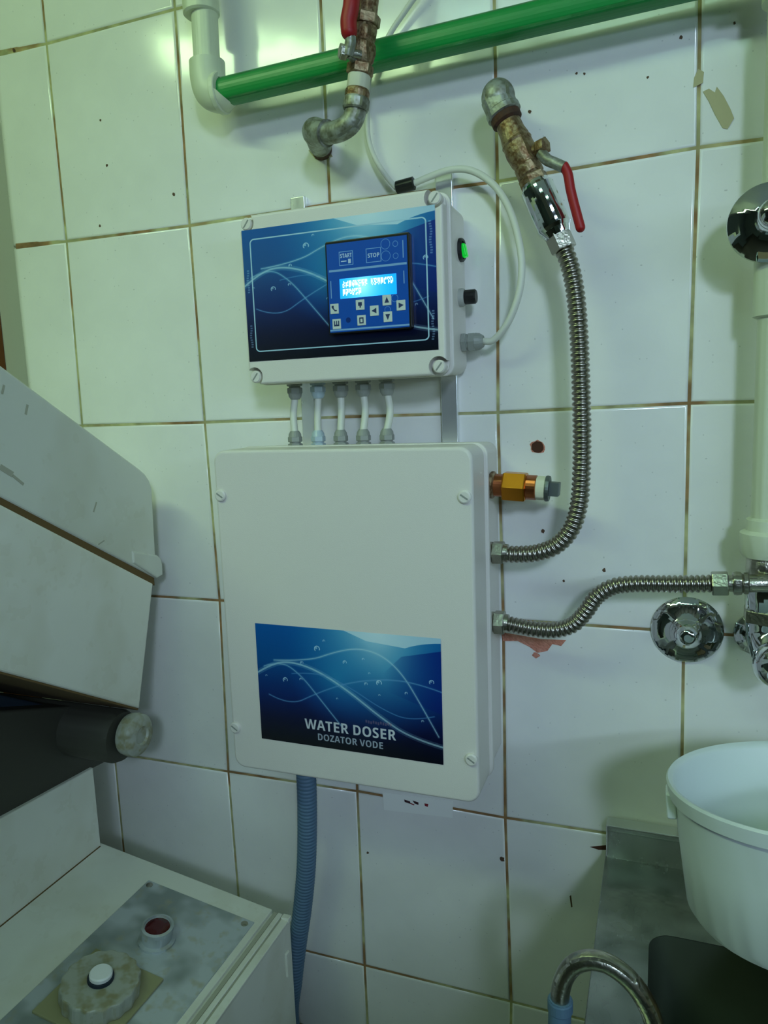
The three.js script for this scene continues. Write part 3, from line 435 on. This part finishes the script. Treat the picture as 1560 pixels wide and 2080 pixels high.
  const hp2 = [V(0.612, 1.157, 0.058), q(1045, 1270, 0.056), q(1090, 1278, 0.056), q(1132, 1279, 0.057), q(1165, 1268, 0.058), q(1190, 1242, 0.06), q(1212, 1212, 0.062), q(1245, 1192, 0.064), q(1290, 1186, 0.066), q(1350, 1186, 0.067), q(1405, 1186, 0.067), q(1452, 1185, 0.067)];
  part(h2, 'ribbed_tube', ribbed(hp2, 0.0079, 0.0011, 0.0052), M.steelHose);
  const e0 = q(1444, 1185, 0.067), e1 = q(1560, 1185, 0.067), ed = e1.clone().sub(e0), el = ed.length(), kk = (x) => (x - 1444) / 116 * el, rr = (px) => size(px, e0);
  part(h2, 'hose_nut', nut(rr(25), kk(1445), kk(1480), e0, ed), M.nickel);
  part(h2, 'adapter', merge([turned([[rr(17), kk(1478)], [rr(17), kk(1488)], [rr(23), kk(1490)], [rr(24), kk(1496)], [rr(23), kk(1506)], [rr(19), kk(1509)], [rr(22), kk(1512)], [rr(22), kk(1519)], [rr(18), kk(1522)], [rr(17), kk(1560)]], e0, ed)]), M.nickel);
}
// plugged brass outlet
{
  const t = thing('outlet_fitting', 'short brass and copper outlet with square grey plug on the large box side', 'fitting', [0.5985, 1.31, 0.055]);
  const o = V(0.5985, 1.3105, 0.055), e = at(1136, 994, 0.055), d = V(e.x - o.x, e.y - o.y, 0), L = d.length(), k = (x) => (x - 995) / 141 * L, r = (px) => size(px, o);
  part(t, 'ring', turned([[r(25), 0], [r(28), k(998)], [r(28), k(1003)], [r(24), k(1006)]], o, d), M.oldBrass);
  part(t, 'copper_neck', turned([[r(23), k(1004)], [r(23), k(1024)]], o, d), M.copper, 'copper neck');
  part(t, 'brass_nut', nut(r(31), k(1023), k(1071), o, d, 6, 0.0018), M.brass, 'bright brass hexagon nut');
  part(t, 'copper_ring', turned([[r(24), k(1070)], [r(25), k(1073)], [r(25), k(1090)], [r(22), k(1092)]], o, d), M.copper, 'copper ring');
  part(t, 'sealing_tape', turned([[r(23), k(1091)], [r(24), k(1094)], [r(24), k(1108)], [r(22), k(1111)]], o, d), M.teflon, 'white sealing tape');
  part(t, 'plug', merge([turned([[r(25), k(1109)], [r(26), k(1112)], [r(25), k(1117)]], o, d), nut(r(18), k(1116), k(1137), o, d, 4, 0.001)]), M.plug, 'grey plug with a square head');
}
// ---------------------------------------------------------------- right edge: white pipe, chrome fittings, rosettes
{
  const z = 0.045, x = at(1572, 800, z).x;
  const t = thing('white_pipe', 'white plastic riser pipe standing at the right edge above the chrome fitting', 'pipe', [x, 1.2, 0]);
  const yb = at(1565, 1128, z).y, r = 0.0165;
  part(t, 'pipe', turned([[r, 0], [r, 2.69 - yb - 0.02]], V(x, yb + 0.02, z), V(0, 1, 0)), M.ppr);
  { const g0 = at(452, 188, z), g1 = at(1340, -22, z), yg = g0.y + (x - g0.x) * (g1.y - g0.y) / (g1.x - g0.x); part(t, 'tee', merge([turned([[r + 0.002, -0.036], [r + 0.005, -0.034], [r + 0.005, 0.034], [r + 0.002, 0.036]], V(x, yg, z), V(0, 1, 0)), turned([[r + 0.004, 0], [r + 0.004, 0.04], [r + 0.001, 0.041]], V(x, yg, z), V(-1, 0, 0))]), M.ppr); }
  { const y0 = at(1572, 645, z).y, y1 = at(1572, 525, z).y; part(t, 'socket', turned([[r + 0.0015, 0], [r + 0.0045, 0.0015], [r + 0.0045, y1 - y0], [r + 0.001, y1 - y0 + 0.002]], V(x, y0, z), V(0, 1, 0)), M.ppr); }
  { const y0 = at(1565, 1130, z).y, y1 = at(1565, 1082, z).y, y2 = at(1565, 1055, z).y; part(t, 'threaded_socket', turned([[r + 0.0065, 0], [r + 0.009, 0.004], [r + 0.0095, y1 - y0], [r + 0.0045, y1 - y0 + 0.003], [r + 0.0042, y2 - y0], [r + 0.001, y2 - y0 + 0.002]], V(x, y0, z), V(0, 1, 0)), M.ppr); }
  const v = thing('pipe_tee', 'chrome tee with a bulbous lower end under the white riser at the right edge', 'fitting', [x, 1.08, z]);
  const Y = (py) => at(1560, py, z).y, y0 = Y(1400);
  part(v, 'nipple', turned([[0.017, Y(1172)], [0.0195, Y(1164)], [0.0195, Y(1136)], [0.018, Y(1131)]].map(([a, b]) => [a, b - y0]), V(x, y0, z), V(0, 1, 0)), M.nickel);
  part(v, 'tee_body', turned([[0.015, Y(1250)], [0.019, Y(1236)], [0.0195, Y(1215)], [0.021, Y(1195)], [0.0205, Y(1178)], [0.017, Y(1168)]].map(([a, b]) => [a, b - y0]), V(x, y0, z), V(0, 1, 0)), M.chrome);
  part(v, 'tee_nut', nut(0.0215, Y(1262) - y0, Y(1236) - y0, V(x, y0, z), V(0, 1, 0)), M.nickel);
  part(v, 'tee_neck', tube([V(x, Y(1256), z), V(x + 0.001, Y(1285), z), V(x + 0.004, Y(1318), z + 0.012), V(x + 0.006, Y(1340), z + 0.03)], 0.0185, 30, 24), M.chrome);
  { const b = at(1572, 1350, z + 0.028); part(v, 'tee_end', merge([new THREE.SphereGeometry(0.0215, 28, 20).scale(1, 1.05, 1).translate(b.x + 0.002, b.y, b.z)]), M.chrome, 'rounded chrome end'); }
  // rosettes: shallow chrome cones
  const rosette = (name, label, c, R, h, prof2, extra) => { const s = thing(name, label, 'rosette', [c.x, c.y, c.z]);
    part(s, 'flange', turned([[R * 0.985, 0], [R, 0.0012], [R * 0.97, 0.0028], [R * 0.75, 0.006], [R * 0.5, h * 0.7], [R * 0.4, h]], c, V(0, 0, 1), 56), M.chrome);
    for (const [n, p2, m] of prof2) part(s, n, turned(p2, c, V(0, 0, 1), 36), m); return s; };
  const c1 = at(1395, 1279, 0.0005), R1 = size(69, c1);
  rosette('wall_rosette', 'round chrome rosette with a domed centre cap on the tile below the curved hose', c1, R1, 0.014, [['centre_cap', [[R1 * 0.42, 0.01], [R1 * 0.42, 0.017], [R1 * 0.3, 0.021], [R1 * 0.28, 0.024], [R1 * 0.22, 0.028], [R1 * 0.1, 0.031]], M.chrome]]);
  const c2 = at(1535, 1286, 0.0005), R2 = size(42, c2);
  rosette('wall_rosette', 'smaller chrome rosette half hidden behind the chrome tee at the right edge', c2, R2, 0.016, [['pipe_stub', [[R2 * 0.52, 0.008], [R2 * 0.52, 0.03]], M.nickel]]);
  const c3 = at(1562, 452, 0.066), R3 = size(79, c3);
  const s3 = thing('valve_rosette', 'large chrome rosette with round knob over the white riser at upper right edge', 'rosette', [c3.x, c3.y, 0.06]);
  part(s3, 'flange', turned([[R3 * 0.985, -0.002], [R3, 0], [R3 * 0.985, 0.002], [R3 * 0.8, 0.007], [R3 * 0.5, 0.012], [R3 * 0.36, 0.014]], c3, V(0, 0, 1), 60), M.chrome);
  part(s3, 'neck', turned([[R3 * 0.38, 0.012], [R3 * 0.36, 0.02], [R3 * 0.3, 0.024], [R3 * 0.33, 0.028]], c3, V(0, 0, 1), 36), M.chrome);
  part(s3, 'knob', new THREE.SphereGeometry(R3 * 0.38, 32, 20).scale(1, 1, 0.7).translate(c3.x, c3.y, c3.z + 0.036), M.chrome);
}
// ---------------------------------------------------------------- paper note, tape remnant
{
  const P = (l, z) => l.map(([a, b]) => { const p = at(a, b, z); return [p.x, p.y]; });
  const n = thing('paper_note', 'small white paper strip with red marks stuck on the tiles under the large box', 'note', [at(850, 1635, 0).x, at(850, 1635, 0).y, 0.0006]);
  part(n, 'sheet', plateXY(P([[777, 1609], [920, 1628], [919, 1661], [838, 1652], [780, 1645]], 0.001), 0.0006, 0.0012), M.paper);
  for (const [l, m] of [[[[821, 1624], [833, 1628], [834, 1633], [822, 1629]], M.inkDark], [[[838, 1626], [850, 1630], [850, 1635], [842, 1632]], M.inkDark], [[[862, 1632], [870, 1633], [869, 1639], [863, 1637]], M.ink], [[[834, 1631], [842, 1634], [841, 1636], [834, 1633]], M.ink]]) part(n, 'written_mark', plateXY(P(l, 0.0013), 0.0011, 0.0014), m, 'dark red written mark');
  const t = thing('tape_remnant', 'torn beige tape remnant stuck across the tile joint at the upper right', 'tape', [at(1460, 210, 0).x, at(1460, 210, 0).y, 0.0004]);
  part(t, 'tape', plateXY(P([[1428, 186], [1440, 180], [1452, 188], [1456, 176], [1470, 195], [1484, 222], [1491, 240], [1478, 262], [1468, 260], [1452, 232], [1440, 206]], 0.0006), 0.0004, 0.0008), M.tape);
  part(t, 'tape_smear', plateXY(P([[1418, 140], [1430, 146], [1428, 168], [1408, 178], [1410, 158]], 0.0006), 0.0004, 0.0006), M.tape);
}
// ---------------------------------------------------------------- drain hose of the large box
{
  const q = (x, y, z) => at(x, y, z);
  single('drain_hose', 'blue grey ribbed drain hose hanging from the large box down behind the mixer', 'hose', ribbed([V(q(622, 1580, 0.062).x, 0.985, 0.062), q(623, 1600, 0.061), q(624, 1680, 0.056), q(622, 1760, 0.05), q(615, 1840, 0.044), q(604, 1920, 0.04), q(596, 1990, 0.04), q(590, 2080, 0.04), V(0.345, 0.4, 0.04), V(0.35, 0.14, 0.042), V(0.37, 0.03, 0.05)], 0.0122, 0.0006, 0.005, 18, 6), M.hose);
}
// ---------------------------------------------------------------- dough mixer
{
  const t = thing('dough_mixer', 'cream painted dough mixer with a tilted head over a sloping control console, at the left', 'mixer', [0.1, 0, 0.3]);
  const cy = (x) => 0.811 - 0.15625 * (x - 0.056), nrm = V(0.1544, 0.988, 0), ang = -Math.atan(0.15625);
  // console: sloping top
  const prof = (x0, x1, y0, lift = 0) => [[x0, y0], [x1, y0], [x1, cy(x1) + lift], [x0, cy(x0) + lift]];
  part(t, 'console_body', plateXY(prof(-0.42, 0.3445, 0.02, -0.0015), 0.1, 0.62, 0.003), M.cream);
  part(t, 'console_foot', box(-0.4, 0.33, 0, 0.03, 0.12, 0.6, 0.004), M.darkSteel);
  const onTop = (x0, x1, z0, z1, h0, h1, r) => { const xm = (x0 + x1) / 2; return box(-(x1 - x0) / 2, (x1 - x0) / 2, h0, h1, z0, z1, r).rotateZ(ang).translate(xm, cy(xm), 0); };
  part(t, 'console_top', onTop(0.0, 0.3205, 0.1, 0.62, -0.002, 0.0028, 0.001), M.cream);
  part(t, 'seam_strip', onTop(0.3215, 0.3265, 0.1, 0.62, -0.002, 0.0008, 0.0005), M.dirt, 'grimy seam');
  part(t, 'edge_strip', onTop(0.327, 0.3335, 0.1, 0.62, -0.004, 0.0022, 0.0012), M.cream);
  part(t, 'seam_strip', onTop(0.3337, 0.3352, 0.1, 0.62, -0.004, 0.0006, 0.0004), M.dirt, 'grimy seam');
  part(t, 'edge_strip', onTop(0.3354, 0.345, 0.1, 0.62, -0.004, 0.0018, 0.0012), M.cream);
  const pl = part(t, 'control_plate', onTop(0.1535, 0.3115, 0.1305, 0.45, 0.0024, 0.0042, 0.0008), M.plate, 'worn aluminium control plate');
  for (const [x, z] of [[0.162, 0.138], [0.302, 0.139]]) part(pl, 'screw', turned([[0.0042, 0], [0.0042, 0.0012], [0.002, 0.0022]], V(x, cy(x) + 0.004, z), nrm, 16), M.nickel);
  const up = (x, z, h) => V(x, cy(x), z).addScaledVector(nrm, h);
  { const o = up(0.2255, 0.208, 0.004); const b = part(t, 'push_button', turned([[0.0215, 0], [0.0215, 0.003], [0.0175, 0.004], [0.0175, 0.015], [0.0185, 0.0155], [0.0185, 0.02], [0.0155, 0.021], [0.0148, 0.0185]], o, nrm, 32), M.plate, 'grey push button ring'); part(b, 'red_lens', turned([[0.0148, 0.012], [0.0148, 0.0182], [0.0125, 0.0194], [0.006, 0.0198]], o, nrm, 28), M.redLens, 'dark red lens'); }
  { const x = 0.2215, z = 0.298; part(t, 'knob_base', onTop(x - 0.0465, x + 0.0465, z - 0.0465, z + 0.0465, 0.004, 0.0075, 0.001), M.knobBase, 'stained square knob base');
    const s = new THREE.Shape(), n = 96; for (let i = 0; i < n; i++) { const a = i / n * Math.PI * 2, r = 0.0375 + 0.0009 * Math.cos(a * 16); s[i ? 'lineTo' : 'moveTo'](Math.cos(a) * r, Math.sin(a) * r); } s.closePath();
    const g = new THREE.ExtrudeGeometry(s, { depth: 0.014, bevelEnabled: true, bevelSize: 0.0025, bevelThickness: 0.003, bevelSegments: 3 }).rotateX(-Math.PI / 2);
    const o = up(x, z, 0.0095), k = part(t, 'timer_knob', merge([orient(g, o, nrm), turned([[0.033, -0.003], [0.033, 0.002]], o, nrm)]), M.knob, 'scalloped grey timer knob');
    part(k, 'knob_collar', turned([[0.0135, 0.016], [0.0135, 0.0205], [0.0128, 0.021]], o, nrm), M.navy); part(k, 'knob_cap', turned([[0.0118, 0.0205], [0.0118, 0.0245], [0.0105, 0.026]], o, nrm), M.white, 'white centre cap'); }
  { const p = atX(585, 1958, 0.346); part(t, 'side_latch', box(0.344, 0.3475, p.y - 0.016, p.y + 0.016, p.z - 0.004, p.z + 0.004, 0.001), M.cream); part(t, 'console_corner', box(0.335, 0.346, 0.764, 0.771, 0.1, 0.108, 0.001), M.cream); }
  // column under the head
  part(t, 'column', plateZY([[0.104, 0.806], [0.104, 0.9275], [0.36, 0.947], [0.36, 0.806]], -0.36, 0.056, 0.002), M.cream);
  part(t, 'column_seam', box(0.0555, 0.0575, 0.8105, 0.8145, 0.106, 0.36, 0.0006), M.seam);
  // hinge
  const hc = V(0.146, 0.993, 0.118);
  part(t, 'hinge_tube', turned([[0.034, 0], [0.034, 0.43], [0.031, 0.437]], V(-0.31, hc.y - 0.003, hc.z + 0.004), V(1, 0, 0), 40), M.darkSteel, 'dark steel hinge tube');
  part(t, 'hinge_cap', turned([[0.026, -0.012], [0.0275, -0.004], [0.0265, 0.004], [0.021, 0.0085], [0.012, 0.0095], [0.010, 0.007], [0.004, 0.0066]], hc, V(1, 0, 0), 40), M.knob, 'grimy round hinge cap');
  const zy = (l, x) => l.map(([px, py]) => { const p = atX(px, py, x); return [p.z, p.y]; });
  part(t, 'hinge_housing', plateZY(zy([[190, 1561], [236, 1537], [252, 1442], [170, 1433], [0, 1444], [-120, 1462], [-120, 1728], [0, 1662]], 0.05), -0.33, 0.05, 0.003), M.darkSteel, 'dark steel hinge housing');
  part(t, 'gap_shade_block', plateZY([[0.135, 0.95], [0.125, 1.02], [0.34, 1.15], [0.38, 1.1], [0.38, 0.95]], -0.33, 0.02, 0.003), M.navy, 'dark gap under the head');  // solid navy block paints the shade in the gap under the head
  // tilted head
  const dz = 0.855, dy = 0.525, far = (z, y, l) => [z + dz * l, y + dy * l * 1.19];
  const P1 = [0.052, 1.173], P2 = [0.1, 1.02], H = 0.75;  // head runs on out of view, length chosen to shade the lower wall
  part(t, 'head_body', plateZY([P2, [P2[0] + 0.87 * H, P2[1] + 0.606 * H * 0.88], [P1[0] + 0.84 * H + 0.03, P1[1] + 0.0035 + 0.612 * (0.84 * H + 0.03)], [P1[0] - 0.001, P1[1] + 0.0035]], -0.36, 0.1395, 0.004), M.cream);
  part(t, 'head_rim', plateZY([[0.1, 1.0205], [0.102, 1.0185], [P2[0] + 0.87 * H, P2[1] + 0.606 * H * 0.88 - 0.002], [P2[0] + 0.87 * H, P2[1] + 0.606 * H * 0.88]], -0.35, 0.138, 0.0008), M.seam, 'rusty lower rim of the head');
  part(t, 'head_seam', plateZY([[0.048, 1.1725], [0.048, 1.183], [0.05 + 0.84 * H, 1.186 + 0.604 * 0.84 * H], [0.05 + 0.84 * H, 1.170 + 0.604 * 0.84 * H]], -0.355, 0.1385, 0.001), M.seam, 'dirty seam under the cover');
  const L1 = [0.05 + 0.84 * H, 1.182 + 0.604 * 0.84 * H], TT = [0.046 + 0.848 * H, 1.321 + 0.53 * H];
  part(t, 'head_cover', plateZY([[0.046, 1.182], L1, TT, [0.06, 1.331], [0.049, 1.323], [0.042, 1.314], [0.038, 1.303], [0.042, 1.21]], -0.36, 0.14, 0.004), M.cream2, 'light grey cover of the head');
  part(t, 'cover_lip', plateZY([[0.034, 1.184], [0.046, 1.1825], [0.09, 1.2125], [0.09, 1.228], [0.07, 1.222], [0.042, 1.213], [0.035, 1.207], [0.033, 1.198]], -0.36, 0.1425, 0.0025), M.cream2);
  // grime lines on the cover
  const grime = (l, wd) => { for (let i = 0; i < l.length - 1; i++) { const a = atX(...l[i], 0.1402), b = atX(...l[i + 1], 0.1402); const d = b.clone().sub(a); part(t, 'grime_line', new THREE.BoxGeometry(0.0004, wd, d.length()).applyMatrix4(new THREE.Matrix4().compose(a.clone().lerp(b, 0.5), new THREE.Quaternion().setFromUnitVectors(V(0, 0, 1), d.normalize()), V(1, 1, 1))), M.dirt); } };
  grime([[0, 948], [26, 964]], 0.006); grime([[26, 966], [48, 984]], 0.003); grime([[190, 1040], [196, 1020]], 0.002); grime([[200, 1106], [212, 1098]], 0.0014); grime([[52, 842], [56, 822]], 0.003); grime([[4, 800], [8, 782]], 0.003);
}
// ---------------------------------------------------------------- sink, block, bucket, crook
{
  const X0 = 0.7195, X1 = 1.62, YD = 0.873, Z1 = 0.62, t = thing('sink', 'stained steel sink with a low back rim against the tiles at the lower right', 'sink', [1.17, 0, 0.3]);
  part(t, 'back_rim', merge([box(X0, X1, YD - 0.002, 0.9125, 0.004, 0.0205, 0.0025), box(X0, X1, 0.906, 0.9135, 0.002, 0.0225, 0.002)]), M.rim);
  // deck with a rounded opening
  const s = new THREE.Shape(); s.moveTo(X0, -0.004); s.lineTo(X1, -0.004); s.lineTo(X1, -Z1); s.lineTo(X0, -Z1); s.closePath();
  const hole = roundRect(0.7685, 1.2, -0.52, -0.1335, 0.022); s.holes.push(new THREE.Path(hole.getPoints(10).reverse()));
  part(t, 'deck', new THREE.ExtrudeGeometry(s, { depth: 0.0012, bevelEnabled: true, bevelSize: 0.0008, bevelThickness: 0.0008, bevelSegments: 2 }).rotateX(-Math.PI / 2).translate(0, YD - 0.002, 0), M.sink);
  const ring = (inset, y) => roundRect(0.7685 + inset, 1.2 - inset, -0.52 + inset, -0.1335 - inset, 0.022).getPoints(10).map((p) => V(p.x, y, -p.y));
  const A = ring(0, YD - 0.0005), B = ring(0.006, YD - 0.15), C = ring(0.03, YD - 0.165), pos = []; const quad = (a, b, c, d) => { for (const v of [a, b, c, c, b, d]) pos.push(v.x, v.y, v.z); };
  for (let i = 0; i < A.length - 1; i++) { quad(A[i], A[i + 1], B[i], B[i + 1]); quad(B[i], B[i + 1], C[i], C[i + 1]); const m = V(0.98, YD - 0.168, 0.33); for (const v of [C[i], C[i + 1], m]) pos.push(v.x, v.y, v.z); }
  const bg = new THREE.BufferGeometry(); bg.setAttribute('position', new THREE.Float32BufferAttribute(pos, 3)); const bm = mergeVertices(bg); bm.computeVertexNormals(); const n = bm.attributes.position.count, uv = new Float32Array(n * 2); for (let i = 0; i < n; i++) { uv[i * 2] = bm.attributes.position.getX(i); uv[i * 2 + 1] = bm.attributes.position.getZ(i) + bm.attributes.position.getY(i); } bm.setAttribute('uv', new THREE.BufferAttribute(uv, 2));
  part(t, 'basin', bm, M.basin, 'dark basin');
  part(t, 'apron', merge([box(X0, X1, YD - 0.05, YD - 0.002, Z1 - 0.003, Z1, 0.001), box(X0, X0 + 0.002, YD - 0.05, YD - 0.002, 0.01, Z1, 0.0008), box(X1 - 0.002, X1, YD - 0.05, YD - 0.002, 0.01, Z1, 0.0008)]), M.sink);
  for (const [x, z] of [[X0 + 0.03, 0.04], [X0 + 0.03, Z1 - 0.03], [X1 - 0.03, 0.04], [X1 - 0.03, Z1 - 0.03]]) part(t, 'leg', box(x - 0.018, x + 0.018, 0, YD - 0.003, z - 0.018, z + 0.018, 0.002), M.sink);
  // bucket, slightly tipped, standing on a block laid over the basin
  const ca = 0.078, cb = -0.11, q = new THREE.Quaternion().setFromEuler(new THREE.Euler(cb, 0, ca, 'ZXY')), c = V(0.886, 1.082, 0.2), ax = V(0, 1, 0).applyQuaternion(q), h = 0.112;
  const b = thing('bucket', 'white plastic bucket tipped slightly in the steel sink at the right edge', 'bucket', c.clone().addScaledVector(ax, -h).toArray());
  const wall2 = [[0.0, 0.0], [0.083, 0.0], [0.0915, 0.003], [0.0955, 0.010], [0.0985, 0.06], [0.1, h - 0.016], [0.1005, h - 0.012], [0.1045, h - 0.012], [0.1055, h - 0.001], [0.104, h + 0.001], [0.101, h], [0.0985, h - 0.004], [0.0965, 0.06], [0.0935, 0.012], [0.088, 0.004], [0.0, 0.003]].map(([r, y]) => new THREE.Vector2(Math.max(r, 0.00001), y));
  part(b, 'pail', orient(toCreasedNormals(new THREE.LatheGeometry(wall2, 72), 0.7), c.clone().addScaledVector(ax, -h), ax), M.bucket);
  { const e = V(-0.1025, -0.02, 0.005).applyQuaternion(q).add(c); part(b, 'handle_ear', new RoundedBoxGeometry(0.008, 0.022, 0.024, 2, 0.002).applyQuaternion(q).translate(e.x, e.y, e.z), M.bucket); }
  single('wooden_block', 'plain wooden block laid over the sink under the white bucket', 'block', box(0.885, 0.985, YD + 0.0005, 0.962, 0.11, 0.55, 0.003), std(0x97845f, 0.75));
  // crook
  const k = thing('sink_hose', 'blue rubber hose with a bent chrome tube hooked over the left edge of the sink', 'hose', [0.71, 0.75, 0.3]);
  const z = 0.3, P = (x, y) => at(x, y, z), arc = [P(1137, 2040), P(1139, 2010), P(1148, 1982), P(1166, 1960), P(1195, 1950), P(1228, 1955), P(1262, 1975), P(1292, 2005), P(1316, 2045), P(1330, 2085), P(1338, 2130), P(1342, 2170)];
  part(k, 'bent_tube', tube(arc, size(19, arc[0]), 90, 20), M.nickel, 'bent chrome tube');
  const e = P(1138, 2028), f = P(1136, 2110);
  part(k, 'rubber_hose', tube([e, f, V(f.x, 0.6, z), V(f.x - 0.005, 0.3, z), V(f.x - 0.01, 0.013, z + 0.02)], size(23, arc[0]), 60, 18), M.hose);
  part(k, 'hose_clamp', turned([[size(24, e), 0], [size(25.5, e), 0.001], [size(25.5, e), 0.009], [size(24, e), 0.01]], P(1138, 2052), V(0, 1, 0)), M.hose);
}
renderer.render(scene, camera);
